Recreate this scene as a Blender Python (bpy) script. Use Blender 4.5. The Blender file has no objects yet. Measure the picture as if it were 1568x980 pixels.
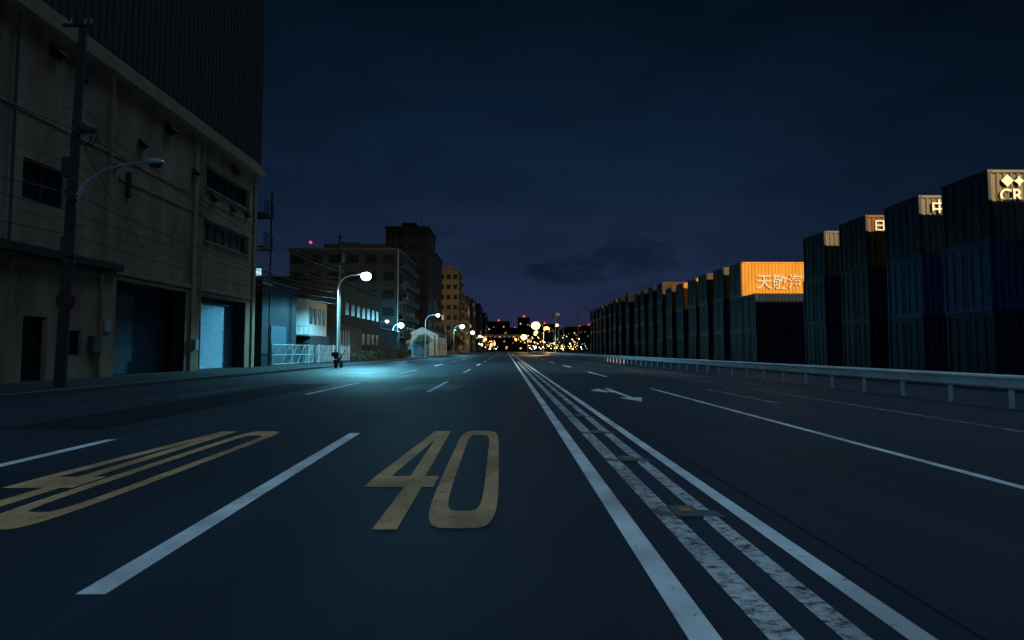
import bpy, math, random
from mathutils import Vector
random.seed(7)
scene = bpy.context.scene
scene.view_settings.view_transform = 'Standard'
scene.view_settings.look = 'None'
scene.view_settings.exposure = 0

# ------------------------------------------------------------------ materials
def nt(name):
    m = bpy.data.materials.new(name); m.use_nodes = True
    t = m.node_tree; b = t.nodes['Principled BSDF']
    return m, t, b

def mat(name, col, rough=0.6, metal=0.0, var=0.25, scale=3.0, stretch=(1,1,1), bump=0.0, bscale=40, spec=0.5, dark=None):
    m, t, b = nt(name)
    tc = t.nodes.new('ShaderNodeTexCoord'); mp = t.nodes.new('ShaderNodeMapping')
    mp.inputs['Scale'].default_value = stretch
    t.links.new(tc.outputs['Object'], mp.inputs['Vector'])
    n = t.nodes.new('ShaderNodeTexNoise'); n.inputs['Scale'].default_value = scale
    n.inputs['Detail'].default_value = 6; n.inputs['Roughness'].default_value = .65
    t.links.new(mp.outputs[0], n.inputs['Vector'])
    r = t.nodes.new('ShaderNodeValToRGB')
    r.color_ramp.elements[0].position = .3; r.color_ramp.elements[1].position = .7
    d = dark if dark else tuple(c*(1-var) for c in col)
    u = tuple(min(1, c*(1+var*.6)) for c in col)
    r.color_ramp.elements[0].color = (*d, 1); r.color_ramp.elements[1].color = (*u, 1)
    t.links.new(n.outputs['Fac'], r.inputs[0]); t.links.new(r.outputs[0], b.inputs['Base Color'])
    b.inputs['Roughness'].default_value = rough; b.inputs['Metallic'].default_value = metal
    b.inputs['Specular IOR Level'].default_value = spec
    if bump > 0:
        n2 = t.nodes.new('ShaderNodeTexNoise'); n2.inputs['Scale'].default_value = bscale; n2.inputs['Detail'].default_value = 4
        t.links.new(tc.outputs['Object'], n2.inputs['Vector'])
        bp = t.nodes.new('ShaderNodeBump'); bp.inputs['Strength'].default_value = bump; bp.inputs['Distance'].default_value = .02
        t.links.new(n2.outputs['Fac'], bp.inputs['Height']); t.links.new(bp.outputs[0], b.inputs['Normal'])
    return m

def emis(name, col, s, sample=False):
    m, t, b = nt(name)
    b.inputs['Base Color'].default_value = (*col, 1)
    b.inputs['Emission Color'].default_value = (*col, 1); b.inputs['Emission Strength'].default_value = s
    if not sample: m.cycles.emission_sampling='NONE'
    return m

def paint(name, col, wear=.42, soft=.06, scale=9, stretch=(1,1,1), under=(.010,.015,.022)):
    m, t, b = nt(name)
    tc = t.nodes.new('ShaderNodeTexCoord'); mp = t.nodes.new('ShaderNodeMapping'); mp.inputs['Scale'].default_value = stretch
    t.links.new(tc.outputs['Object'], mp.inputs['Vector'])
    n = t.nodes.new('ShaderNodeTexNoise'); n.inputs['Scale'].default_value = scale; n.inputs['Detail'].default_value = 9; n.inputs['Roughness'].default_value = .75
    t.links.new(mp.outputs[0], n.inputs['Vector'])
    r = t.nodes.new('ShaderNodeValToRGB'); r.color_ramp.elements[0].position = wear-soft; r.color_ramp.elements[1].position = wear+soft
    r.color_ramp.elements[0].color = (*under, 1); r.color_ramp.elements[1].color = (*col, 1)
    t.links.new(n.outputs['Fac'], r.inputs[0])
    n2 = t.nodes.new('ShaderNodeTexNoise'); n2.inputs['Scale'].default_value = 1.3; n2.inputs['Detail'].default_value = 5
    t.links.new(tc.outputs['Object'], n2.inputs['Vector'])
    r2 = t.nodes.new('ShaderNodeValToRGB'); r2.color_ramp.elements[0].color = (.55,.55,.55,1); r2.color_ramp.elements[1].color = (1,1,1,1)
    r2.color_ramp.elements[0].position=.35; r2.color_ramp.elements[1].position=.6
    t.links.new(n2.outputs['Fac'], r2.inputs[0])
    mx = t.nodes.new('ShaderNodeMix'); mx.data_type = 'RGBA'; mx.blend_type = 'MULTIPLY'; mx.inputs[0].default_value = 1
    t.links.new(r.outputs[0], mx.inputs[6]); t.links.new(r2.outputs[0], mx.inputs[7])
    t.links.new(mx.outputs[2], b.inputs['Base Color']); b.inputs['Roughness'].default_value = .7
    b.inputs['Specular IOR Level'].default_value = .3
    return m

def asphalt_mat():
    m, t, b = nt('asphalt')
    tc = t.nodes.new('ShaderNodeTexCoord')
    mp = t.nodes.new('ShaderNodeMapping'); mp.inputs['Scale'].default_value = (1, .05, 1)
    t.links.new(tc.outputs['Object'], mp.inputs['Vector'])
    a = t.nodes.new('ShaderNodeTexNoise'); a.inputs['Scale'].default_value = 1.1; a.inputs['Detail'].default_value = 5
    t.links.new(mp.outputs[0], a.inputs['Vector'])
    g = t.nodes.new('ShaderNodeTexNoise'); g.inputs['Scale'].default_value = 55; g.inputs['Detail'].default_value = 5; g.inputs['Roughness'].default_value=.8
    t.links.new(tc.outputs['Object'], g.inputs['Vector'])
    p = t.nodes.new('ShaderNodeTexNoise'); p.inputs['Scale'].default_value = .25; p.inputs['Detail'].default_value = 7
    t.links.new(tc.outputs['Object'], p.inputs['Vector'])
    ad = t.nodes.new('ShaderNodeMath'); ad.operation = 'ADD'; t.links.new(a.outputs['Fac'], ad.inputs[0]); t.links.new(p.outputs['Fac'], ad.inputs[1])
    ad2 = t.nodes.new('ShaderNodeMath'); ad2.operation = 'MULTIPLY_ADD'; ad2.inputs[1].default_value = 1.1
    t.links.new(g.outputs['Fac'], ad2.inputs[0]); t.links.new(ad.outputs[0], ad2.inputs[2])
    r = t.nodes.new('ShaderNodeValToRGB'); r.color_ramp.elements[0].position = .60; r.color_ramp.elements[1].position = 1.0
    dv = t.nodes.new('ShaderNodeMath'); dv.operation = 'MULTIPLY'; dv.inputs[1].default_value = 1/1.95
    t.links.new(ad2.outputs[0], dv.inputs[0]); t.links.new(dv.outputs[0], r.inputs[0])
    r.color_ramp.elements[0].color = (.004,.0095,.017,1); r.color_ramp.elements[1].color = (.020,.038,.060,1)
    t.links.new(r.outputs[0], b.inputs['Base Color'])
    b.inputs['Specular IOR Level'].default_value = .2
    rr = t.nodes.new('ShaderNodeMapRange'); rr.inputs['To Min'].default_value = .5; rr.inputs['To Max'].default_value = .76
    t.links.new(p.outputs['Fac'], rr.inputs['Value']); t.links.new(rr.outputs[0], b.inputs['Roughness'])
    bp = t.nodes.new('ShaderNodeBump'); bp.inputs['Strength'].default_value = .6; bp.inputs['Distance'].default_value = .01
    t.links.new(g.outputs['Fac'], bp.inputs['Height']); t.links.new(bp.outputs[0], b.inputs['Normal'])
    return m

M = {}
M['asphalt'] = asphalt_mat()
M['ground'] = mat('bare_ground', (.010,.012,.016), .9, scale=.4, bump=.3, spec=.12)
M['patch'] = mat('new_asphalt', (.018,.030,.040), .5, scale=6, bump=.2, bscale=80, spec=.25)
M['patchdark'] = mat('old_patch_asphalt', (.006,.010,.015), .8, scale=4, bump=.4, bscale=60, spec=.15)
M['white'] = paint('white_paint', (.78,.8,.8), wear=.36)
M['worn'] = paint('worn_white_paint', (.62,.63,.62), wear=.46, soft=.07, scale=7, stretch=(1.4,2.2,1))
M['faint'] = paint('faded_paint', (.3,.3,.3), wear=.47, soft=.08, scale=6)
M['yellow'] = paint('yellow_paint', (.60,.34,.15), wear=.38, soft=.08)
M['pave'] = mat('paving', (.024,.030,.036), .85, scale=1.5, bump=.3, spec=.2)
M['kerb'] = mat('kerb_concrete', (.08,.09,.095), .8, scale=4)
M['wall'] = mat('beige_render', (.36,.235,.16), .9, var=.45, scale=.8, stretch=(1,1,.3), bump=.3, bscale=6, spec=.12)
M['wall2'] = mat('beige_trim', (.38,.25,.17), .9, var=.25, scale=1.2, stretch=(1,1,.3), spec=.12)
M['cladding'] = mat('dark_cladding', (.055,.040,.036), .8, var=.3, scale=.7, stretch=(1,2,.1), spec=.2)
M['shutter'] = mat('steel_shutter', (.50,.68,.82), .33, metal=.75, var=.15, scale=2)
M['shutterdark'] = mat('painted_shutter', (.07,.13,.18), .45, metal=.4, var=.2, scale=2)
M['glass'] = mat('dark_glass', (.008,.010,.013), .35, var=.1, spec=.35)
M['frame'] = mat('window_frame', (.035,.037,.042), .6)
M['darkmetal'] = mat('dark_metal', (.018,.018,.019), .5, metal=.3)
M['pole'] = mat('pole_concrete', (.05,.042,.036), .85, scale=2, stretch=(1,1,.2))
M['galv'] = mat('galvanised_steel', (.33,.36,.38), .5, metal=.3, var=.2, scale=3)
M['rail'] = mat('guardrail_paint', (.72,.80,.86), .38, metal=.0, var=.3, scale=2.5, stretch=(1,.4,1), spec=.6)
M['wire'] = mat('cable_black', (.02,.02,.02), .6)
M['red'] = mat('red_sign', (.09,.012,.012), .6)
M['whitewall'] = mat('white_siding', (.6,.62,.62), .7, scale=2, stretch=(1,1,.3))
M['grey1'] = mat('dark_concrete', (.022,.031,.040), .85, scale=.3, spec=.2)
M['grey2'] = mat('grey_concrete', (.05,.057,.066), .85, scale=.3, spec=.2)
M['beige2'] = mat('beige_tile', (.42,.30,.17), .8, scale=.3)
M['leaf'] = mat('leaves', (.04,.06,.03), .7, scale=2)
M['tyre'] = mat('rubber', (.02,.02,.02), .8)
M['bikepaint'] = mat('black_lacquer', (.03,.03,.035), .25)
M['studyellow'] = mat('reflector_yellow', (.40,.22,.06), .4)
M['studbody'] = mat('stud_body', (.08,.095,.10), .75)
M['e_teal'] = emis('mercury_bulb', (.50,1,.95), 40, True)
M['e_teal2'] = emis('mercury_bulb_far', (.60,1,.90), 12)
M['e_sodm'] = emis('sodium_bulb_main', (1,.62,.18), 8)
M['e_sod'] = emis('sodium_bulb', (1,.58,.12), 3.2)
M['e_warm'] = emis('warm_light', (1,.45,.12), 1.8)
M['e_win'] = emis('lit_window', (1,.68,.36), .32)
M['e_winc'] = emis('lit_window_cool', (.5,.8,1), .25)
M['e_red'] = emis('red_light', (1,.04,.07), 2.0)
M['e_green'] = emis('green_signal', (.1,1,.6), 4)
M['e_sign'] = emis('lit_sign', (.55,.95,1), .8)
M['lettering'] = mat('white_lettering', (.92,.92,.88), .6, var=.05)

# ------------------------------------------------------------------ builder
class B:
    def __init__(s): s.v=[]; s.f=[]; s.m=[]; s.mats=[]
    def mi(s, k):
        if k not in s.mats: s.mats.append(k)
        return s.mats.index(k)
    def face(s, pts, k):
        n=len(s.v); s.v += [tuple(p) for p in pts]; s.f.append(list(range(n,n+len(pts)))); s.m.append(s.mi(k))
    def box(s, x0,x1,y0,y1,z0,z1,k):
        n=len(s.v)
        s.v += [(x0,y0,z0),(x1,y0,z0),(x1,y1,z0),(x0,y1,z0),(x0,y0,z1),(x1,y0,z1),(x1,y1,z1),(x0,y1,z1)]
        for q in ((0,3,2,1),(4,5,6,7),(0,1,5,4),(1,2,6,5),(2,3,7,6),(3,0,4,7)):
            s.f.append([n+i for i in q]); s.m.append(s.mi(k))
    def tube(s, pts, rads, k, n=8, caps=True):
        pts=[Vector(p) for p in pts]
        if not isinstance(rads,(list,tuple)): rads=[rads]*len(pts)
        base=len(s.v); up=Vector((0,0,1))
        for i,p in enumerate(pts):
            d=(pts[min(i+1,len(pts)-1)]-pts[max(i-1,0)]).normalized()
            a = up.cross(d)
            if a.length<.05: a=Vector((1,0,0)).cross(d)
            a.normalize(); b=d.cross(a)
            for j in range(n):
                t=2*math.pi*j/n; q=p+(a*math.cos(t)+b*math.sin(t))*rads[i]; s.v.append(tuple(q))
        mi=s.mi(k)
        for i in range(len(pts)-1):
            for j in range(n):
                s.f.append([base+i*n+j, base+i*n+(j+1)%n, base+(i+1)*n+(j+1)%n, base+(i+1)*n+j]); s.m.append(mi)
        if caps:
            s.f.append([base+j for j in range(n)][::-1]); s.m.append(mi)
            s.f.append([base+(len(pts)-1)*n+j for j in range(n)]); s.m.append(mi)
    def ball(s, c, r, k, n=12, sc=(1,1,1)):
        base=len(s.v); mi=s.mi(k); rows=n//2
        for i in range(rows+1):
            ph=math.pi*i/rows
            for j in range(n):
                t=2*math.pi*j/n
                s.v.append((c[0]+r*sc[0]*math.sin(ph)*math.cos(t), c[1]+r*sc[1]*math.sin(ph)*math.sin(t), c[2]+r*sc[2]*math.cos(ph)))
        for i in range(rows):
            for j in range(n):
                s.f.append([base+i*n+j, base+i*n+(j+1)%n, base+(i+1)*n+(j+1)%n, base+(i+1)*n+j]); s.m.append(mi)
    def extr(s, prof, a, b, k, axis='y', close=False):
        n=len(prof); base=len(s.v); mi=s.mi(k)
        for yy in (a,b):
            for (x,z) in prof: s.v.append((x,yy,z))
        for i in range(n if close else n-1):
            j=(i+1)%n; s.f.append([base+i,base+j,base+n+j,base+n+i]); s.m.append(mi)
    def build(s, name, parent=None, smooth=False):
        me=bpy.data.meshes.new(name); me.from_pydata(s.v,[],s.f)
        for k in s.mats: me.materials.append(M[k])
        for i,p in enumerate(me.polygons): p.material_index=s.m[i]; p.use_smooth=smooth
        me.update()
        o=bpy.data.objects.new(name,me); scene.collection.objects.link(o)
        if parent: o.parent=parent
        return o

def lamp(name, typ, loc, energy, col, parent=None, radius=.2):
    l=bpy.data.lights.new(name,typ); l.energy=energy; l.color=col
    if typ!='SUN': l.shadow_soft_size=radius
    o=bpy.data.objects.new(name,l); o.location=loc; scene.collection.objects.link(o)
    if parent: o.parent=parent
    return o

# ------------------------------------------------------------------ ground, road
b=B(); b.face([(-2500,-300,-.012),(2500,-300,-.012),(2500,4000,-.012),(-2500,4000,-.012)],'ground'); b.build('ground')
b=B()
for i in range(24):
    y0=-40+i*40; b.face([(-13,y0,0),(15.5,y0,0),(15.5,y0+40,0),(-13,y0+40,0)],'asphalt')
b.build('road')
b=B()
b.box(-17.69,-13.2,-40,420,-.01,.12,'pave')
y=-40
while y<420:
    b.box(-13.2,-13.0,y,y+1.98,-.01,.14,'kerb'); y+=2
b.build('pavement')
b=B()
b.face([(-3.5,18.6,.003),(-1.7,18.6,.003),(-1.55,21.3,.003),(-3.4,21.6,.003)],'patch')
b.face([(-5.2,27,.003),(-3.0,27,.003),(-3.0,31,.003),(-5.2,31,.003)],'patch')
b.face([(-8.4,9.5,.002),(-6.6,9.5,.002),(-6.6,22,.002),(-8.4,22,.002)],'patchdark')
for (x,y0,y1) in ((2.15,-4,300),(-7.4,-4,200),(6.3,14,200)):   # construction joints
    yy=y0; 
    while yy<y1: b.face([(x-.010,yy,.0022),(x+.010,yy,.0022),(x+.012,yy+5,.0022),(x-.008,yy+5,.0022)],'patchdark'); yy+=5
b.build('road_repair_patch')

Z=.004
def strip(b, xa,ya,xb,yb,w,k,z=Z):
    n=max(1,int(abs(yb-ya)/6))
    for i in range(n):
        t0=i/n; t1=(i+1)/n
        x0=xa+(xb-xa)*t0; x1=xa+(xb-xa)*t1; y0=ya+(yb-ya)*t0; y1=ya+(yb-ya)*t1
        b.face([(x0-w/2,y0,z),(x0+w/2,y0,z),(x1+w/2,y1,z),(x1-w/2,y1,z)],k)
b=B()
strip(b,.895,-4,.895,420,.15,'white')
strip(b,1.87,-4,1.87,420,.13,'white')
strip(b,1.26,-4,1.26,60,.16,'worn')
strip(b,1.58,-4,1.58,60,.13,'worn')
strip(b,-2.21,3.12,-2.36,9.0,.16,'white')
for i in range(1,16): strip(b,-2.42,2.9+14.85*i,-2.42,8.8+14.85*i,.15,'white')
strip(b,-5.62,1.9,-5.72,8.4,.15,'white')
for i in range(1,16): strip(b,-5.85,1.9+14.9*i,-5.85,7.9+14.9*i,.15,'white')
strip(b,-9.0,15.9,-9.0,21,.13,'faint'); 
for i in range(2,14): strip(b,-9.0,1.6+14.9*i,-9.0,7.6+14.9*i,.13,'faint')
strip(b,4.88,-4,4.88,19.2,.12,'white')
for i in range(0,14): strip(b,4.88,27.7+14.9*i,4.88,34+14.9*i,.15,'white')
strip(b,6.65,13.9,6.65,18.8,.15,'faint')
strip(b,8.22,8.5,8.22,19,.13,'faint')
for i in range(0,10): strip(b,8.22,23+11*i,8.22,29+11*i,.14,'faint')
b.build('lane_markings')

def num40(ox):
    b=B(); z=Z
    P=lambda *a:[(x+ox,y,z) for x,y in a]
    b.face(P((-1.34,5.95),(-1.18,5.95),(-1.03,8.35),(-1.03,9.2),(-1.13,9.2)),'yellow')
    b.face(P((-1.03,8.35),(-.985,5.95),(-.83,5.95),(-.885,9.2),(-1.03,9.2)),'yellow')
    b.face(P((-1.35,5.48),(-.69,5.48),(-.69,5.95),(-1.34,5.95)),'yellow')
    b.face(P((-.97,4.2),(-.79,4.2),(-.80,5.48),(-.965,5.48)),'yellow')
    def ring(hw,hh,p,cx,cy,sk):
        out=[]
        for i in range(40):
            t=2*math.pi*i/40; c=math.cos(t); s_=math.sin(t)
            x=hw*math.copysign(abs(c)**p,c); y=hh*math.copysign(abs(s_)**p,s_)
            out.append((cx+x+sk*y+ox,cy+y,z))
        return out
    o=ring(.29,2.5,.38,-.375,6.72,-.012); n=ring(.155,2.05,.36,-.375,6.72,-.012)
    for i in range(40):
        j=(i+1)%40; b.face([o[i],o[j],n[j],n[i]],'yellow')
    return b.build('speed_limit_marking')
num40(0); num40(-3.4)

b=B()
def A(*a): return [(x,y,Z) for x,y in a]
b.face(A((3.32,15.6),(3.47,15.6),(3.47,19.5),(3.32,19.5)),'white')
b.face(A((3.395,14.3),(3.72,15.6),(3.07,15.6)),'white')
b.face(A((3.1,17.9),(3.32,17.4),(3.32,18.0),(3.1,18.6)),'white')
b.face(A((2.7,18.3),(3.1,17.4),(3.1,19.2)),'white')
b.build('arrow_marking')

b=B()
y=4.6
while y<70:
    x=1.43
    b.box(x-.10,x+.10,y-.15,y+.15,.0,.022,'studbody')
    b.box(x-.05,x+.05,y-.06,y+.06,.022,.032,'studyellow')
    b.face([(x-.24,y-.06,.005),(x-.11,y-.10,.005),(x-.11,y+.02,.005),(x-.26,y+.13,.005)],'studbody')
    b.face([(x+.11,y-.08,.005),(x+.28,y-.13,.005),(x+.26,y+.05,.005),(x+.11,y+.1,.005)],'studbody')
    y+=2.2
b.build('road_stud')

b=B(); b.tube([(-13.4,15.2,.1),(-13.4,15.2,.62)],[.035,.03],'galv',8); b.tube([(-13.4,15.2,.5),(-13.4,15.2,.6)],.04,'red',8); b.tube([(-13.4,15.2,.11),(-13.4,15.2,.15)],.09,'darkmetal',10); b.build('delineator_post')

# ------------------------------------------------------------------ guardrail
b=B()
prof=[(.00,.43),(-.05,.45),(-.075,.49),(-.05,.54),(-.01,.575),(-.01,.605),(-.05,.64),(-.075,.69),(-.05,.73),(.0,.75)]
GX=11.15
for i in range(60):
    y0=3+i*4
    off=.004*(i%2)
    b.extr([(GX+x+off,z) for x,z in prof], y0, y0+4.05,'rail')
y=3.9
while y<240:
    b.tube([(GX+.09,y,0),(GX+.09,y,.72)],.055,'rail',8)
    b.box(GX-.0,GX+.06,y-.05,y+.05,.5,.68,'rail')
    y+=1.74
b.build('guardrail')

# ------------------------------------------------------------------ left building
FX=-17.7
def wall_holes(b,X,y0,y1,z0,z1,holes,k):
    ys=sorted(set([y0,y1]+[h[0] for h in holes]+[h[1] for h in holes]))
    zs=sorted(set([z0,z1]+[h[2] for h in holes]+[h[3] for h in holes]))
    for i in range(len(ys)-1):
        for j in range(len(zs)-1):
            cy=(ys[i]+ys[i+1])/2; cz=(zs[j]+zs[j+1])/2
            if any(h[0]<cy<h[1] and h[2]<cz<h[3] for h in holes): continue
            b.face([(X,ys[i],zs[j]),(X,ys[i+1],zs[j]),(X,ys[i+1],zs[j+1]),(X,ys[i],zs[j+1])],k)
    for h in holes:
        ya,yb,za,zb,d,kind=h; D=X-d; sh=kind.startswith('shutter')
        b.face([(X,ya,za),(D,ya,za),(D,ya,zb),(X,ya,zb)],k); b.face([(X,yb,za),(D,yb,za),(D,yb,zb),(X,yb,zb)],k if not sh else 'darkmetal')
        b.face([(X,ya,zb),(D,ya,zb),(D,yb,zb),(X,yb,zb)],k); b.face([(X,ya,za),(D,ya,za),(D,yb,za),(X,yb,za)],'pave')
        if sh:
            n=int((zb-za)/.11); pr=[]
            for q in range(n+1):
                zz=za+(zb-za)*q/n
                pr.append((D,zz)); 
                if q<n: pr.append((D+.035,zz+.03)); pr.append((D+.035,zz+.075))
            b.extr(pr,ya,yb,kind)
            b.box(D+.04,D+.1,ya,ya+.12,za,zb,'frame'); b.box(D+.04,D+.1,yb-.12,yb,za,zb,'frame')
            b.box(D+.04,D+.2,ya+.12,yb-.12,zb-.35,zb,'frame')
        else:
            b.face([(D,ya,za),(D,yb,za),(D,yb,zb),(D,ya,zb)],'glass')
            b.box(D+.003,D+.06,ya,yb,za,za+.06,'frame'); b.box(D+.003,D+.06,ya,yb,zb-.06,zb,'frame')
            n=max(1,int(round((yb-ya)/.95)))
            for q in range(n+1):
                yy=ya+(yb-ya-.06)*q/n; b.box(D+.003,D+.055,yy,yy+.06,za+.06,zb-.06,'frame')
            if zb-za>1: b.box(D+.005,D+.05,ya+.06,yb-.06,(za+zb)/2-.02,(za+zb)/2+.02,'frame')
b=B()
holes=[(25.9,31.5,.13,4.5,1.0,'shutterdark'),(32.9,38.7,.13,4.5,.8,'shutter'),
       (21.0,22.1,.13,2.55,.25,'door'),(23.1,23.9,1.1,2.1,.2,'win'),
       (20.7,22.8,6.9,8.4,.25,'win'),(33.3,38.9,10.9,12.2,.3,'win'),(33.2,38.9,7.75,8.95,.3,'win'),
       (12,17.5,.13,4.5,1,'shutterdark'),(11,14,6.9,8.4,.25,'win'),(4,8,6.9,8.4,.25,'win')]
wall_holes(b,FX,-12,40,.12,13.6,holes,'wall')
b.face([(FX,40,0),(-45,40,0),(-45,40,13.6),(FX,40,13.6)],'wall')
b.face([(FX,-12,0),(-45,-12,0),(-45,-12,13.6),(FX,-12,13.6)],'wall')
b.box(-45,-17.22,-12.3,40.3,13.6,14.0,'wall2')
b.box(-45,-17.35,-12.1,40.12,14.0,14.35,'wall2')
b.box(-45,-17.45,-12,40.0,14.35,34,'cladding')
y=-11.8
while y<40:
    b.box(-17.45,-17.42,y,y+.14,14.36,34,'cladding'); y+=.42
x=-44
while x<-17.6:
    b.box(x,x+.14,40.0,40.03,14.36,34,'cladding'); x+=.42
for yy in (31.95,39.55):
    b.box(FX,FX+.1,yy,yy+.42,.12,13.6,'wall2')
b.box(FX,FX+.12,24.9,25.5,.12,4.75,'wall2')
for yy in (18.6,10.5,2.5): b.box(FX,FX+.1,yy,yy+.4,5.2,13.6,'wall2')
b.box(FX,FX+.1,19.5,19.8,.12,4.8,'wall2')
b.box(FX,FX+.45,-12,25.7,4.82,5.12,'cladding')
b.box(FX,FX+.07,25.75,39.5,4.75,4.95,'wall2')
b.box(FX,FX+.05,-12,39.5,10.05,10.16,'wall2')
b.box(FX,FX+.06,25.8,39.5,9.1,9.2,'wall2')
for yy in (33.2,): 
    b.box(FX,FX+.18,yy-.1,39.05,12.2,12.28,'wall2'); b.box(FX,FX+.15,yy-.1,39.05,10.8,10.89,'wall2')
    b.box(FX,FX+.18,yy-.1,39.05,8.96,9.04,'wall2'); b.box(FX,FX+.15,yy-.1,39.05,7.66,7.74,'wall2')
for (yy,zz,s) in ((29.4,12.9,.6),(27.3,11.3,.42),(32.0,11.4,.42),(36.7,13.0,.55),(34.1,10.45,.42),(36.5,10.4,.38),(38.5,10.5,.38),(21.9,13.0,.55),(23.5,12.6,.2),(25.5,9.6,.2)):
    b.box(FX,FX+.1,yy-s*.5,yy+s*.5,zz-s*.5,zz+s*.4,'darkmetal')
    b.face([(FX+.1,yy-s*.5,zz+s*.4),(FX+.1,yy+s*.5,zz+s*.4),(FX+.1+s*.6,yy+s*.5,zz-s*.3),(FX+.1+s*.6,yy-s*.5,zz-s*.3)],'darkmetal')
    for e in (-1,1):
        b.face([(FX+.1,yy+e*s*.5,zz+s*.4),(FX+.1,yy+e*s*.5,zz-s*.3),(FX+.1+s*.6,yy+e*s*.5,zz-s*.3)],'darkmetal')
b.box(FX+.02,FX+.12,26.3,26.5,8.4,9.6,'darkmetal')
b.tube([(FX+.14,25.1,4.9),(FX+.14,25.1,13.5)],.06,'wall2'); b.tube([(FX+.14,32.75,.2),(FX+.14,32.75,13.5)],.05,'wall2')
b.tube([(FX+.14,20.1,5.2),(FX+.14,20.1,13.5)],.05,'frame')
b.box(FX+.1,FX+.3,32.1,32.4,1.3,1.9,'galv'); b.box(FX,FX+.2,24.3,24.8,1.2,1.9,'frame'); b.box(FX+.12,FX+.2,25.0,25.4,2.1,2.6,'galv')
for zz in (6.0,8.6,11.0):
    b.box(-19.5,-17.25,40.35,42.0,zz,zz+.12,'darkmetal')
    for q in range(8): b.box(-17.3,-17.26,40.4+q*.22,40.43+q*.22,zz+.12,zz+1.05,'darkmetal')
    b.box(-17.31,-17.25,40.35,42.0,zz+1.05,zz+1.1,'darkmetal')
b.tube([(-17.4,41.9,0),(-17.4,41.9,13)],.06,'darkmetal')
b.build('warehouse_building')

# ------------------------------------------------------------------ poles, lamps, wires
def street_lamp(x,y,h,dx,bulb,col,energy,z0=.12,rb=.3,lit=True,pm='galv',cone=0):
    b=B()
    b.tube([(x,y,z0),(x,y,z0+1.2),(x,y,h-1.4)],[.11,.09,.06],pm,10)
    pts=[]
    for i in range(9):
        t=i/8; a=t*math.pi/2
        pts.append((x+dx*.55*(1-math.cos(a)), y, h-1.4+1.25*math.sin(a)))
    pts.append((x+dx*.8,y,h-.05))
    b.tube(pts,[.06]*8+[.05,.045],pm,8)
    b.box(x-.1,x+.1,y-.1,y+.1,z0+.0,z0+.25,pm)
    b.ball((x+dx,y,h+.04),.32,pm,12,(1.25,.6,.35))
    if lit: b.ball((x+dx,y,h-rb*.6),rb,bulb,20,(1,1,.85))
    else: b.ball((x+dx,y,h-.1),.24,'glass',12,(1.1,.7,.5))
    o=b.build('street_lamp',smooth=False)
    if lit and energy>0:
        l=lamp('lamp_light','SPOT' if cone else 'POINT',(x+dx,y-.02,h-rb*1.6-.25),energy,col,o,.25)
        if cone: l.data.spot_size=math.radians(cone); l.data.spot_blend=.25
    return o
TEAL=(.20,.78,1.0)
street_lamp(-14.4,48.6,7.85,2.4,'e_teal',TEAL,10000,rb=.42,cone=160)
street_lamp(-14.2,100,7.6,2.2,'e_teal2',TEAL,1500,rb=.34)
street_lamp(-13.8,150,7.8,2.2,'e_teal2',TEAL,2000,rb=.6)
street_lamp(-14.0,200,7.8,2.2,'e_teal2',TEAL,0,rb=.65)
street_lamp(-14.0,255,7.8,2.2,'e_sod',TEAL,0,rb=.8)
street_lamp(-14.0,320,7.8,2.2,'e_sod',TEAL,0,rb=.9)
street_lamp(-22,98,6.4,1.5,'e_teal2',TEAL,0,rb=.3)
street_lamp(-20.9,105,6.2,1.5,'e_teal2',TEAL,3000,rb=.55)
SOD=(1,.55,.16)
street_lamp(9.9,150,8.4,-2.1,'e_sodm',SOD,7000,z0=0,rb=1.15,cone=165)
street_lamp(14.3,172,8.2,-2.1,'e_sod',SOD,0,z0=0,rb=.95)
street_lamp(17.0,168,8.9,-2,'e_sodm',SOD,0,z0=0,rb=.45)
street_lamp(11.0,290,8.8,-2,'e_sodm',SOD,5000,z0=0,rb=1.5)
street_lamp(9.0,380,9.2,-2,'e_sod',SOD,0,z0=0,rb=1.4)
street_lamp(14.3,240,8.4,-2,'e_sod',SOD,0,z0=0,rb=.7)
street_lamp(13.4,215,8.4,-2,'e_sodm',SOD,0,z0=0,rb=.6)
street_lamp(12.0,330,8.4,-2,'e_sodm',SOD,0,z0=0,rb=.9)
street_lamp(-14.4,-13,7.9,2.4,'e_teal2',(.32,.66,1.0),2700,rb=.3)  # unseen lamp added behind the camera to brighten guardrail and near road

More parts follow.
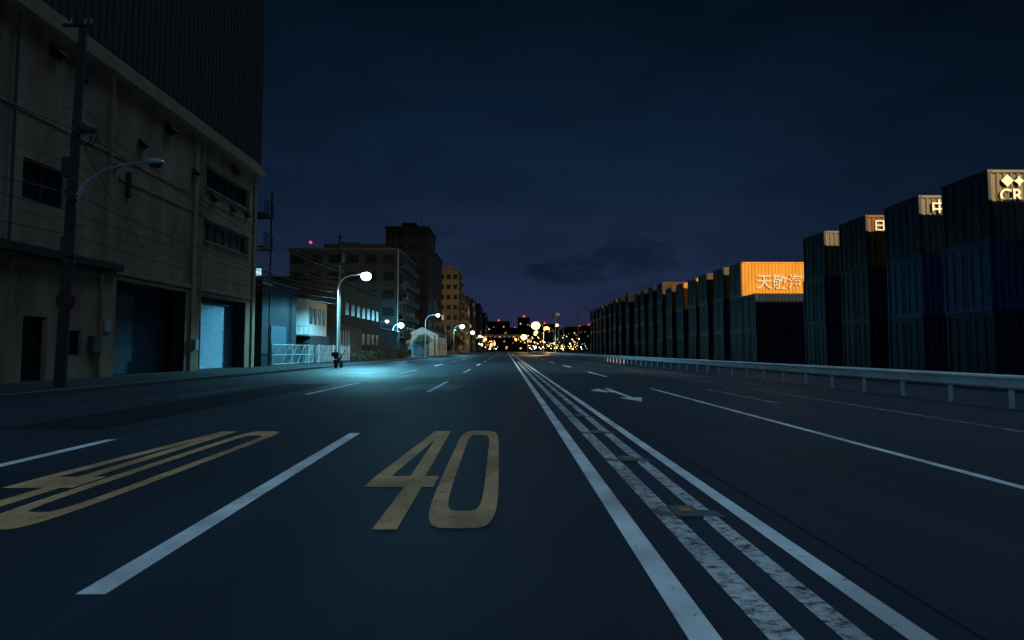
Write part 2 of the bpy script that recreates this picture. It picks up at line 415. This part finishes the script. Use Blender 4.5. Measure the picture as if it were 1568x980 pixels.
def pole_obj():
    b=B()
    X0,Y0=-14.25,18.4
    b.tube([(X0,Y0,.1),(X0+.12,Y0,5.5),(X0+.28,Y0,12.0)],[.17,.15,.11],'pole',12)
    for zz in (4.1,4.3,6.4,6.9): 
        b.tube([(X0+.1,Y0,zz),(X0+.1,Y0,zz+.06)],.19,'frame',12)
    pts=[(X0+.18,Y0,6.1),(X0+.5,Y0,6.7),(X0+1.1,Y0,7.15),(X0+1.8,Y0,7.35),(X0+2.5,Y0,7.42)]
    b.tube(pts,[.05,.045,.04,.04,.035],'galv',8)
    b.tube([(X0+.16,Y0,5.7),(X0+.6,Y0,6.75)],.025,'galv',6)
    b.ball((X0+2.75,Y0,7.42),.33,'galv',12,(1.1,.6,.35)); b.ball((X0+2.8,Y0,7.33),.2,'glass',10,(1.1,.7,.5))
    for zz,l in ((11.9,.5),):
        b.box(X0+.2-l,X0+.2+l,Y0-.17,Y0-.08,zz,zz+.08,'frame')
        for e in (-.85,-.45,.45,.85): b.tube([(X0+.2+l*e,Y0-.12,zz+.08),(X0+.2+l*e,Y0-.12,zz+.25)],[.04,.025],'galv',6)
    b.tube([(X0+.3,Y0-.15,8.35),(X0+.62,Y0-.2,8.5),(X0+.95,Y0-.2,8.4)],[.12,.18,.1],'frame',10)
    ring=[(X0+.75+.3*math.cos(a*math.pi/6),Y0-.25,8.2+.34*math.sin(a*math.pi/6)) for a in range(13)]
    b.tube(ring,.022,'wire',6)
    ring=[(X0+.68+.22*math.cos(a*math.pi/6),Y0-.28,8.15+.27*math.sin(a*math.pi/6)) for a in range(13)]
    b.tube(ring,.022,'wire',6)
    b.box(X0-.02,X0+.34,Y0-.3,Y0-.12,6.9,7.5,'frame'); b.box(X0+.05,X0+.3,Y0-.3,Y0-.14,4.3,4.9,'frame')
    for q in range(14): b.tube([(X0+.05,Y0,2+q*.6),(X0+(.28 if q%2 else -.18),Y0-.02,2+q*.6)],.012,'frame',5)
    b.tube([(X0+.25,Y0-.22,2.85),(X0+.25,Y0-.25,2.85)],.31,'red',24)
    b.box(X0+.04,X0+.46,Y0-.256,Y0-.253,2.8,2.9,'frame')
    return b.build('utility_pole')
pole_obj()
def simple_pole(x,y,h,r=.14,arms=True):
    b=B(); b.tube([(x,y,0),(x,y,h)],[r,r*.65],'pole',10)
    if arms:
        for zz in (h-.4,h-1.1):
            b.box(x-.5,x+.5,y-.1-r,y-r,zz,zz+.08,'frame')
            for e in (-.45,-.2,.2,.45): b.tube([(x+e,y-.05-r,zz+.08),(x+e,y-.05-r,zz+.24)],.03,'frame',6)
        b.tube([(x+.3,y-.2,h-2.6),(x+.3,y-.2,h-1.8)],.2,'frame',10)
    return b.build('utility_pole')
simple_pole(-14.75,50.2,11.6); simple_pole(-14.3,-14,12); simple_pole(-14.9,84,11.5); simple_pole(-15,120,12)
simple_pole(11.4,90,9.9,.12,False); simple_pole(20.5,136,11,.12,False); simple_pole(-15,170,13)

b=B()
def wire(p,q,sag,r=.014):
    p=Vector(p);q=Vector(q);pts=[]
    for i in range(15):
        t=i/14; v=p.lerp(q,t); v.z-=sag*4*t*(1-t); pts.append(v)
    b.tube(pts,r,'wire',4,False)
for (dx,za,zb,sg) in ((.0,5.0,5.3,.3),(.1,5.4,5.8,.45),(-.1,5.8,6.3,.35),(.12,6.3,6.7,.6),(.3,6.8,7.1,.3),(.1,7.3,7.6,.5),(.4,8.3,8.2,.55),(.5,8.6,8.6,.7)):
    A0=(-14.05+dx,18.3,za); r=random.choice((.012,.016,.02))
    wire(A0,(-14.75+dx*.6,50.1,zb),sg,r); wire((-14.3+dx,-14,za+.2),A0,sg*1.2,r); wire((-14.75+dx*.6,50.1,zb),(-14.9+dx*.6,84,zb),sg,r)
wire((-14,18.3,8.4),(-17.6,27.5,6.3),.2,.014); wire((-14,18.3,9.4),(-17.6,33,9.6),.3,.014); wire((-14,18.3,7.2),(-17.5,22,11.8),.2,.014)
wire((-14.7,50.1,8),(-20,54,6.0),.3); wire((-14.7,50.1,7.2),(-17.6,40.2,7.6),.3); wire((-14.7,50.1,9),(-30,110,16),1)
wire((11.4,90,9.3),(20.5,136,10.3),.6,.03); wire((11.4,90,8.2),(20.5,136,9),.6,.03)
b.build('overhead_cables')

# ------------------------------------------------------------------ small house, gate, motorcycle
b=B()
b.box(-24,-18.6,54.2,60,.0,2.7,'grey2')
b.box(-24,-18.9,54.0,60,2.7,6.2,'whitewall')
b.box(-24.2,-18.6,53.8,60.3,6.2,6.4,'grey2')
b.box(-20.8,-20.0,53.93,54.0,4.3,5.9,'glass'); b.box(-20.9,-20.8,53.9,54.0,4.2,6.0,'frame'); b.box(-20.0,-19.92,53.9,54.0,4.2,6.0,'frame'); b.box(-20.43,-20.38,53.9,53.93,4.3,5.9,'frame')
b.box(-21.6,-18.3,52.9,54.0,2.62,2.74,'galv'); 
for q in range(9): b.box(-21.6+q*.4,-21.57+q*.4,52.92,52.95,2.74,3.5,'galv')
b.box(-21.6,-18.3,52.9,52.96,3.5,3.55,'galv')
for q in range(4): b.box(-18.9,-18.85,54.8+q*1.3,55.5+q*1.3,3.8,5.4,'glass')
b.box(-20.9,-19.7,54.17,54.2,.12,2.1,'frame'); b.box(-19.4,-18.8,54.17,54.2,1,2.0,'glass')
b.build('small_house')
b=B()
b.box(-32,-18.6,62,84,0,9.0,'grey1'); b.box(-32.2,-18.4,61.8,84.2,9.0,9.3,'grey1')
for q in range(8):
    for f in range(2): b.box(-18.6,-18.55,63+q*2.6,64.5+q*2.6,2+f*3.4,3.4+f*3.4,'glass')
for q in range(4): b.box(-31+q*3,-29.5+q*3,61.95,62,5.5,7,'glass')
b.build('factory_building')
b=B()
b.box(-31,-18.4,43,50,0,6.5,'grey1'); b.box(-31,-18.2,42.8,50.2,6.5,6.7,'grey2')
b.box(-18.9,-18.42,42.55,42.75,6.9,7.4,'e_sign'); b.box(-18.95,-18.37,42.76,42.8,6.7,7.45,'frame'); b.box(-18.4,-18.3,44.5,47.5,.1,3.2,'shutterdark')
b.build('workshop_building')
b=B()
def fence(b,x0,y0,x1,y1,h,z0=.12):
    L=math.hypot(x1-x0,y1-y0); n=int(L/.16); 
    for i in range(n+1):
        t=i/n; x=x0+(x1-x0)*t; y=y0+(y1-y0)*t
        b.box(x-.012,x+.012,y-.012,y+.012,z0+.1,z0+h,'galv')
    for zz in (.1,h*.5,h): b.tube([(x0,y0,z0+zz),(x1,y1,z0+zz)],.03,'galv',6)
    for t in (0,.33,.66,1): b.tube([(x0+(x1-x0)*t,y0+(y1-y0)*t,z0),(x0+(x1-x0)*t,y0+(y1-y0)*t,z0+h+.1)],.05,'galv',6)
    for i in range(int(L/1.6)):
        t0=i*1.6/L;t1=(i+1)*1.6/L
        b.tube([(x0+(x1-x0)*t0,y0+(y1-y0)*t0,z0+.1),(x0+(x1-x0)*t1,y0+(y1-y0)*t1,z0+h)],.02,'galv',5)
fence(b,-17.6,43,-17.2,54,1.6); fence(b,-17.2,54,-17.0,62,1.6); fence(b,-17.2,52.5,-21,53,1.6)
b.build('sliding_gate')
b=B()
b.box(-18.4,-17.2,63,68,.12,4.0,'grey2'); 
for q in range(4): b.box(-18.3+q*.3,-18.25+q*.3,62.95,63,.3,3.4,'galv')
b.box(-18.5,-17.1,62.9,68.1,4.0,4.1,'grey2')
b.build('storage_shed')

b=B(); mx,my=-12.0,41.0
def wheel(cx,cy,cz,R,r):
    pts=[(cx,cy+R*math.cos(a*math.pi/10),cz+R*math.sin(a*math.pi/10)) for a in range(21)]
    b.tube(pts,r,'tyre',8,False)
    for a in range(6): b.tube([(cx,cy,cz),(cx,cy+R*math.cos(a*math.pi/3),cz+R*math.sin(a*math.pi/3))],.012,'galv',4)
    b.tube([(cx-.06,cy,cz),(cx+.06,cy,cz)],.06,'galv',8)
wheel(mx,my-.65,.29,.24,.065); wheel(mx,my+.65,.29,.24,.06)
b.tube([(mx,my-.95,.78),(mx,my-.6,.80),(mx,my-.1,.74)],[.10,.15,.13],'bikepaint',10)
b.tube([(mx,my-.1,.68),(mx,my+.2,.78),(mx,my+.4,.80)],[.14,.17,.1],'bikepaint',10)
b.tube([(mx,my-.55,.45),(mx,my+.1,.42)],[.14,.18],'darkmetal',10)
b.tube([(mx,my+.65,.29),(mx,my+.42,.95)],.04,'galv',8)
b.tube([(mx-.36,my+.22,1.02),(mx-.1,my+.38,.98),(mx+.1,my+.38,.98),(mx+.36,my+.22,1.02)],.022,'darkmetal',6)
b.ball((mx,my+.52,.9),.11,'bikepaint',10)
for e in(-1,1):
    b.tube([(mx+e*.26,my+.3,1.02),(mx+e*.32,my+.28,1.2)],.01,'darkmetal',5); b.ball((mx+e*.33,my+.27,1.24),.06,'bikepaint',8,(1.2,.3,.8))
    b.tube([(mx+e*.13,my-.85,.4),(mx+e*.13,my-.1,.34)],.045,'darkmetal',8)
b.box(mx-.2,mx+.2,my-1.08,my-.72,.84,1.15,'bikepaint')
b.box(mx-.04,mx+.04,my-1.10,my-1.08,.72,.78,'red'); b.box(mx-.1,mx+.1,my-1.02,my-1.0,.5,.62,'grey2')
b.tube([(mx,my-.1,.3),(mx-.2,my-.15,.01)],.015,'galv',5)
b.build('motorcycle')

# ------------------------------------------------------------------ background buildings
def building(name,x0,x1,y0,y1,h,wall,floors,bayx,bayy,lit=.06,parapet='grey2',balc=False,wz=.45):
    b=B(); b.box(x0,x1,y0,y1,0,h,wall)
    b.box(x0-.25,x1+.25,y0-.25,y1+.25,h,h+.5,parapet)
    fh=h/floors
    def w(): 
        r=random.random()
        return 'e_win' if r<lit*.6 else ('e_winc' if r<lit else 'glass')
    for f in range(floors):
        z0=f*fh+fh*.3; z1=z0+fh*wz
        n=max(1,int((x1-x0)/bayx))
        for i in range(n):
            a=x0+(x1-x0)*(i+.2)/n; c=x0+(x1-x0)*(i+.8)/n
            b.box(a,c,y0-.06,y0-.003,z0,z1,w()); b.box(a-.1,c+.1,y0-.16,y0-.003,z0-.15,z0-.01,wall)
        n=max(1,int((y1-y0)/bayy)); s=x1
        for i in range(n):
            a=y0+(y1-y0)*(i+.2)/n; c=y0+(y1-y0)*(i+.8)/n
            b.box(s+.003,s+.06,a,c,z0,z1,w())
        if balc:
            b.box(s+.003,s+1.1,y0+.4,y1-.4,f*fh-.08+fh*.1,f*fh+.08+fh*.1,parapet); b.box(s+1.0,s+1.1,y0+.4,y1-.4,f*fh+.08+fh*.1,f*fh+1.0+fh*.1,wall)
    mx_=(x0+x1)/2
    b.box(mx_-2,mx_+2,y0+3,y0+6,h+.5,h+2.2,wall)
    b.tube([(x1-2,y0+2,h+.5),(x1-2,y0+2,h+4)],.08,'darkmetal',6)
    return b
b=building('x',-42,-21,110,131,20.6,'grey1',6,3.2,3,.0,balc=True,parapet='grey2'); 
b.box(-21,-20.86,109.6,109.9,0,20.6,'galv')  # pale corner strip painted in as the building's lit edge
b.box(-36,-24,112,120,20.6,22.3,'grey1'); b.ball((-38,110,22.2),.28,'e_red'); b.build('office_building')
b=building('x',-32,-20.7,150,165,33.6,'grey1',10,2.8,3,.0,parapet='grey1'); b.build('office_tower')
b=building('x',-30,-20.4,165.5,180,29,'grey1',8,3,3,.0,parapet='grey1'); b.build('office_tower')
b=building('x',-23.6,-16.6,198,216,28.6,'beige2',8,2.3,3,.05,'beige2',balc=True); b.box(-22,-18,200,210,28.6,31,'beige2'); b.build('apartment_building')
b=building('x',-24,-16.8,232,262,23,'beige2',7,2.3,3,.04,'grey2'); b.build('apartment_building')
b=building('x',-25,-16,270,300,25,'grey2',7,2.3,3,.04); b.build('apartment_building')
b=building('x',-24,-15,320,360,27,'grey1',8,2.3,3,.04); b.build('apartment_building')
b=building('x',-24,-14,385,440,26,'grey1',8,2.6,4,.06); b.build('apartment_building')
b=B(); b.box(-34,-19.5,88,104,0,4.6,'grey1')
b.face([(-34.4,87.6,4.6),(-19.1,87.6,4.6),(-26.8,87.6,6.2)],'grey1'); b.face([(-26.8,87.6,6.2),(-19.1,87.6,4.6),(-19.1,104.4,4.6),(-26.8,104.4,6.2)],'grey2'); b.face([(-34.4,87.6,4.6),(-26.8,87.6,6.2),(-26.8,104.4,6.2),(-34.4,104.4,4.6)],'grey2')
for q in range(4): b.box(-33+q*3.4,-31+q*3.4,87.9,88,.2,3.2,'shutterdark')
b.build('storage_building')
b=B(); b.box(-21,-14.4,120,138,0,4.4,'whitewall')
b.face([(-21.3,119.7,4.4),(-14.1,119.7,4.4),(-17.7,119.7,6.1)],'whitewall'); b.face([(-17.7,119.6,6.15),(-14.0,119.6,4.4),(-14.0,138.4,4.4),(-17.7,138.4,6.15)],'grey2'); b.face([(-21.4,119.6,4.4),(-17.7,119.6,6.15),(-17.7,138.4,6.15),(-21.4,138.4,4.4)],'grey2')
b.box(-19.5,-16.2,119.93,120,.1,3.2,'shutterdark')
for q in range(5): b.box(-14.4,-14.34,122+q*3,123.6+q*3,1.4,2.8,'glass')
b.build('gabled_warehouse')

def foliage(name,clumps,n,s):
    b=B()
    for (cx,cy,cz,rx,ry,rz) in clumps:
        for i in range(n):
            while True:
                p=Vector((random.uniform(-1,1),random.uniform(-1,1),random.uniform(-1,1)))
                if .25<p.length<1: break
            c=Vector((cx+p.x*rx,cy+p.y*ry,cz+p.z*rz)); a=Vector((random.gauss(0,1),random.gauss(0,1),random.gauss(0,1))).normalized()*s
            d=a.cross(Vector((random.gauss(0,1),random.gauss(0,1),1))).normalized()*s*.6
            b.face([c-a,c+d,c+a,c-d],'leaf')
    return b
cl=[(-15.6+random.uniform(-.5,.5),62+i*2.0,.7,.8,1.3,.55+random.random()*.25) for i in range(16)]
foliage('s',cl,150,.12).build('hedge')
for (tx,ty,th) in ((-15.6,143,6.5),(-15.8,188,7),(-16.4,112,4.2),(18,175,6)):
    b=foliage('t',[(tx+random.uniform(-1.3,1.3),ty+random.uniform(-1.3,1.3),th*random.uniform(.5,.9),1.1,1.1,.9) for i in range(9)],90,.2)
    b.tube([(tx,ty,0),(tx+.1,ty,th*.4),(tx,ty,th*.75)],[.18,.13,.06],'pole',8)
    for e in range(4): b.tube([(tx,ty,th*.4),(tx+random.uniform(-1.2,1.2),ty+random.uniform(-1.2,1.2),th*.75)],[.08,.03],'pole',6)
    b.build('street_tree')

b=B()
b.box(-24,9,350,353,8.6,9.6,'grey2'); b.box(-24,9,349.9,350.0,9.6,10.8,'galv')
for x in (-20,-13.5,7,3.5): b.box(x-.5,x+.5,351,352,0,8.6,'grey2')
for q in range(11): b.box(-22+q*2.9,-20.6+q*2.9,349.8,349.9,9.2,9.5,'e_winc' if q%3 else 'e_warm')
b.build('footbridge')
b=B()
b.tube([(13.2,152,0),(13.2,152,11.8)],[.16,.1],'galv',8); b.tube([(13.2,152,11.3),(11.6,152,11.5)],.06,'galv',6); b.tube([(13.2,152,10.3),(11.6,152,10.3)],.06,'galv',6)
b.box(11.9,13.1,151.8,151.9,9.9,11.4,'frame'); b.box(13.3,14.3,151.8,151.9,10.4,11.2,'galv')
b.build('road_sign')
def signal(x,y,dx,k):
    b=B(); b.tube([(x,y,0),(x,y,6.2)],[.11,.08],'galv',8); b.tube([(x,y,5.6),(x+dx,y,5.9)],.05,'galv',6)
    b.box(x+dx-.65,x+dx+.65,y-.12,y+.1,5.55,6.0,'darkmetal')
    for i in range(3): b.tube([(x+dx-.42+i*.42,y-.13,5.78),(x+dx-.42+i*.42,y-.2,5.78)],.15,k if i==(0 if k=='e_green' else 2) else 'glass',12)
    b.build('traffic_signal')
signal(-13.6,128,2.6,'e_green'); signal(-13.6,215,3,'e_green'); signal(12.2,132,-2.6,'e_red')

b=B()
for i in range(90):
    y=random.uniform(520,950); x=random.uniform(-60,150)*y/700; w=random.uniform(8,26)
    if i%3==0: x=random.uniform(-20,110)*y/700
    h=random.uniform(8,34)*y/700
    if random.random()<.12: h*=1.35
    b.box(x-w/2,x+w/2,y,y+15,0,h,random.choice(('grey1','grey1','grey2')))
    for q in range(int(h*w/40)):
        xx=random.uniform(x-w/2+1,x+w/2-2); zz=random.uniform(2,h*.8)
        b.box(xx,xx+random.uniform(.8,1.6),y-.1,y-.01,zz,zz+1.0,random.choice(('e_win','e_warm','e_winc','e_warm')))
    if h>27: b.ball((x,y,h+1),1.0,'e_red',8)
b.build('distant_city')
b=B()
for i in range(125):
    y=random.uniform(230,560); x=random.choice((random.uniform(-12,-9.5),random.uniform(12,46)*y/330,random.uniform(12,46)*y/330)); z=random.uniform(1.2,7.5)
    r=random.uniform(.12,.45); b.tube([(x,y,0),(x,y,z)],.06,'darkmetal',5); b.ball((x,y,z+r),r,random.choice(('e_sodm','e_warm','e_sodm','e_teal2','e_sod','e_sod')),8)
b.build('distant_lights')

# ------------------------------------------------------------------ containers
cols={'navy':(.010,.027,.075),'maroon':(.018,.012,.028),'green':(.008,.022,.046),'greyc':(.16,.15,.135),'orange':(.88,.43,.07),'steelblue':(.022,.085,.22),'brown':(.016,.015,.030),'rust':(.18,.092,.04)}
for k,c in cols.items():
    M['c_'+k]=mat('container_'+k,c,.5,metal=.1,var=.35,scale=1.2,stretch=(1,1,.35),spec=.25,dark=tuple(q*.5 for q in c) if k!='orange' else (.72,.32,.045))
M['bar']=mat('lock_bar_steel',(.025,.04,.06),.5,metal=.3)
meshes={}
def container_mesh(k,L,H,door=None,W=2.44):
    key=(k,L,H,door)
    if key in meshes: return meshes[key]
    b=B(); m='c_'+k; dm='c_'+(door or k)  # separate door-end colour lets the road side carry painted shade
    p=.12
    for x in (0,L-p):
        for y in (0,W-p): b.box(x,x+p,y,y+p,.0,H,dm)
    for z in (0,H-.12):
        zz=z+.12
        for y in (0,W-p): b.box(p,L-p,y+.003,y+p-.003,z+.004,zz-.004,m)
        for x in (0,L-p): b.box(x+.003,x+p-.003,p,W-p,z+.004,zz-.004,dm)
    for x in (0,L-.17):
        for y in (0,W-.16):
            for z in (0,H-.11): b.box(x-.004,x+.174,y-.004,y+.164,z-.001,z+.112,'frame')
    for side,y in ((-1,.045),(1,W-.045)):
        x=p; pts=[]
        while x<L-p-.01:
            pts += [(x,0),(min(x+.07,L-p),0),(min(x+.14,L-p),1),(min(x+.21,L-p),1)]; x+=.28
        pts.append((L-p,0)); d=-side*.036
        for i in range(len(pts)-1):
            (xa,a),(xb,c)=pts[i],pts[i+1]
            if xb<=xa: continue
            ya=y+d*(a-.5); yb=y+d*(c-.5)
            b.face([(xa,ya,.116),(xb,yb,.116),(xb,yb,H-.116),(xa,ya,H-.116)],m)
    b.box(.05,.075,p,W-p,.116,H-.116,dm)
    for y in (.5,.95,1.42,1.9): 
        b.tube([(.025,y,.2),(.025,y,H-.2)],.02,'bar',6)
        for z in (.5,1.2,H-.6): b.box(0.002,.05,y-.05,y+.05,z,z+.07,'frame')
    b.box(.03,.05,1.2,1.24,.12,H-.12,'frame')
    n=5
    for i in range(n):
        z=.25+(H-.5)*i/n
        for (ya,yb) in ((p+.08,1.15),(1.3,W-p-.08)): b.box(.036,.05,ya,yb,z,z+(H-.5)/n*.55,dm)
    b.box(L-.075,L-.05,p,W-p,.116,H-.116,m)
    b.box(p,L-p,p,W-p,H-.05,H-.03,m); b.box(p,L-p,p,W-p,.05,.08,m)
    me=bpy.data.meshes.new('container_'+k); me.from_pydata(b.v,[],b.f)
    for kk in b.mats: me.materials.append(M[kk])
    for i,pp in enumerate(me.polygons): pp.material_index=b.m[i]
    meshes[key]=me; return me
def cont(x,y,z,k,L=12.19,H=2.84,door=None):
    o=bpy.data.objects.new('shipping_container',container_mesh(k,L,H,door)); o.location=(x,y,z); scene.collection.objects.link(o); return o
dk=['navy','maroon','green','navy','brown','navy']
CX=19.3
def stack(y,n,H=2.84,top=None,cl=None,x=CX,L=12.19):
    o=None
    for i in range(n):
        k=random.choice(dk); door=None
        if cl and cl[i]: k=cl[i]
        if i==n-1 and top: door=k if k in dk else 'navy'; k=top  # bright tops get a dark door end, shade of the road side painted in
        o=cont(x+random.uniform(-.05,.05),y+random.uniform(-.02,.02),i*(H+.012),k,L,H,door)
    return o
def text(o,body,size,x,z,y=-.03,bold=.012):
    c=bpy.data.curves.new('lettering','FONT'); c.body=body; c.size=size; c.materials.append(M['lettering']); c.extrude=.004; c.offset=bold
    t=bpy.data.objects.new('lettering',c); t.location=(x,y,z); t.rotation_euler=(math.pi/2,0,0); scene.collection.objects.link(t); t.parent=o
stack(14.4,3); stack(18.2,3)
o=stack(22.3,3,cl=['navy','steelblue',None],top='greyc'); text(o,'CR',.72,.42,1.55); text(o,'◆✦',.5,.5,2.2)
o=stack(26.1,3,top='greyc',cl=['navy','steelblue',None]); text(o,'中',.8,.55,1.95)
o=stack(30.0,3,top='rust'); text(o,'日 3',.7,.4,2.0)
stack(34.1,3,top='greyc')
stack(43.7,2,cl=['navy','navy'])
o=cont(CX,46.35,2*2.852,'orange',6.06,2.84,'rust'); cont(CX,46.35,0,'navy',6.06,2.84); cont(CX,46.35,2.852,'brown',6.06,2.84)  # orange box has a darker door end as painted shade
text(o,'天敬海運',1.3,1.25,.72,y=-.06,bold=.014)
for (yy,tp) in ((50.2,'greyc'),(54.2,'rust'),(57.6,'orange'),(61.8,'orange'),(66,'rust')):
    stack(yy,3,top=tp,H=2.88)
for (yy,n,tp) in ((70,4,'rust'),(74.5,4,None),(79,4,None),(83,4,None),(89,4,None),(95,4,None),(100,4,'greyc'),(104.5,4,None),(110,4,None),(115,4,'greyc'),(119.5,4,None),(124,4,None),(128,4,'greyc')):
    stack(yy,n,H=2.42 if yy<88 else 2.55,top=tp)

b=B(); mx,my,mz=45,-12,32
b.tube([(mx,my,0),(mx,my,mz)],[.45,.2],'galv',12)
b.box(mx-1.6,mx+1.6,my-.15,my+.15,mz-.1,mz+.1,'galv')
for e in (-1.3,-.45,.45,1.3):
    b.box(mx+e-.3,mx+e+.3,my+.16,my+.45,mz-.75,mz-.15,'darkmetal'); b.box(mx+e-.25,mx+e+.25,my+.46,my+.48,mz-.7,mz-.2,'e_sod')
mast=b.build('floodlight_mast')
sp=lamp('floodlight','SPOT',(mx,my+.8,mz-.4),200000,(1,.70,.34),mast,.5)
sp.data.spot_size=math.radians(46); sp.data.spot_blend=.4
d=Vector((22,46,9))-Vector((mx,my+.8,mz-.4)); sp.rotation_euler=d.to_track_quat('-Z','Y').to_euler()

s=lamp('glow_fill_sun','SUN',(0,0,60),.85,(.40,.70,1.0)); s.data.angle=math.radians(50)  # soft fill added in place of street and sky glow, no moon
d=Vector((-.18,-.28,-.94)); s.rotation_euler=d.to_track_quat('-Z','Y').to_euler()

# ------------------------------------------------------------------ world
w=bpy.data.worlds.new('World'); scene.world=w; w.use_nodes=True; t=w.node_tree
bg=t.nodes['Background']
tc=t.nodes.new('ShaderNodeTexCoord'); sx=t.nodes.new('ShaderNodeSeparateXYZ'); t.links.new(tc.outputs['Generated'],sx.inputs[0])
r=t.nodes.new('ShaderNodeValToRGB'); el=r.color_ramp.elements
el[0].position=0; el[0].color=(.0175,.0195,.052,1); el[1].position=1; el[1].color=(.001,.003,.008,1)
for p,c in ((.06,(.0145,.0210,.056)),(.14,(.0098,.0195,.049)),(.27,(.0053,.0142,.0355)),(.42,(.0028,.0098,.0235)),(.55,(.0017,.0066,.0150))):
    e=el.new(p); e.color=(*c,1)
t.links.new(sx.outputs['Z'],r.inputs[0])
mr=t.nodes.new('ShaderNodeMapRange'); mr.interpolation_type='SMOOTHSTEP'
mr.inputs['From Min'].default_value=.6; mr.inputs['From Max'].default_value=1.0; mr.inputs['To Min'].default_value=.38; mr.inputs['To Max'].default_value=1.1
t.links.new(sx.outputs['Y'],mr.inputs['Value'])
m1=t.nodes.new('ShaderNodeVectorMath'); m1.operation='SCALE'; t.links.new(r.outputs[0],m1.inputs[0]); t.links.new(mr.outputs[0],m1.inputs['Scale'])
mp=t.nodes.new('ShaderNodeMapping'); mp.inputs['Scale'].default_value=(1,1,2.6); mp.inputs['Location'].default_value=(.35,.2,.1); t.links.new(tc.outputs['Generated'],mp.inputs[0])
n=t.nodes.new('ShaderNodeTexNoise'); n.inputs['Scale'].default_value=4.2; n.inputs['Detail'].default_value=6; n.inputs['Roughness'].default_value=.55; t.links.new(mp.outputs[0],n.inputs['Vector'])
cr=t.nodes.new('ShaderNodeMapRange'); cr.interpolation_type='SMOOTHSTEP'; cr.inputs['From Min'].default_value=.42; cr.inputs['From Max'].default_value=.62; cr.inputs['To Min'].default_value=1.05; cr.inputs['To Max'].default_value=.84
t.links.new(n.outputs['Fac'],cr.inputs['Value'])
m2=t.nodes.new('ShaderNodeVectorMath'); m2.operation='SCALE'; t.links.new(m1.outputs[0],m2.inputs[0]); t.links.new(cr.outputs[0],m2.inputs['Scale'])
vd=t.nodes.new('ShaderNodeVectorMath'); vd.operation='SUBTRACT'; vd.inputs[1].default_value=(.19,.97,.150); t.links.new(tc.outputs['Generated'],vd.inputs[0])
vs=t.nodes.new('ShaderNodeVectorMath'); vs.operation='MULTIPLY'; vs.inputs[1].default_value=(7.5,0,23); t.links.new(vd.outputs[0],vs.inputs[0])
vl=t.nodes.new('ShaderNodeVectorMath'); vl.operation='LENGTH'; t.links.new(vs.outputs[0],vl.inputs[0])
n3=t.nodes.new('ShaderNodeTexNoise'); n3.inputs['Scale'].default_value=13; n3.inputs['Detail'].default_value=7; t.links.new(mp.outputs[0],n3.inputs['Vector'])
ma=t.nodes.new('ShaderNodeMath'); ma.operation='MULTIPLY_ADD'; ma.inputs[1].default_value=3.2; t.links.new(n3.outputs['Fac'],ma.inputs[0]); t.links.new(vl.outputs['Value'],ma.inputs[2])
cm=t.nodes.new('ShaderNodeMapRange'); cm.interpolation_type='SMOOTHSTEP'; cm.inputs['From Min'].default_value=1.9; cm.inputs['From Max'].default_value=2.7; cm.inputs['To Min'].default_value=.6; cm.inputs['To Max'].default_value=1
t.links.new(ma.outputs[0],cm.inputs['Value'])
m3=t.nodes.new('ShaderNodeVectorMath'); m3.operation='SCALE'; t.links.new(m2.outputs[0],m3.inputs[0]); t.links.new(cm.outputs[0],m3.inputs['Scale'])
t.links.new(m3.outputs[0],bg.inputs['Color']); bg.inputs['Strength'].default_value=1.0

cd=bpy.data.cameras.new('camera'); cd.lens=20; cd.sensor_width=36; cd.clip_end=6000; cd.clip_start=.05
co=bpy.data.objects.new('camera',cd); co.location=(0,0,1.3); co.rotation_euler=(math.radians(93.02),0,math.radians(-.59))
scene.collection.objects.link(co); scene.camera=co
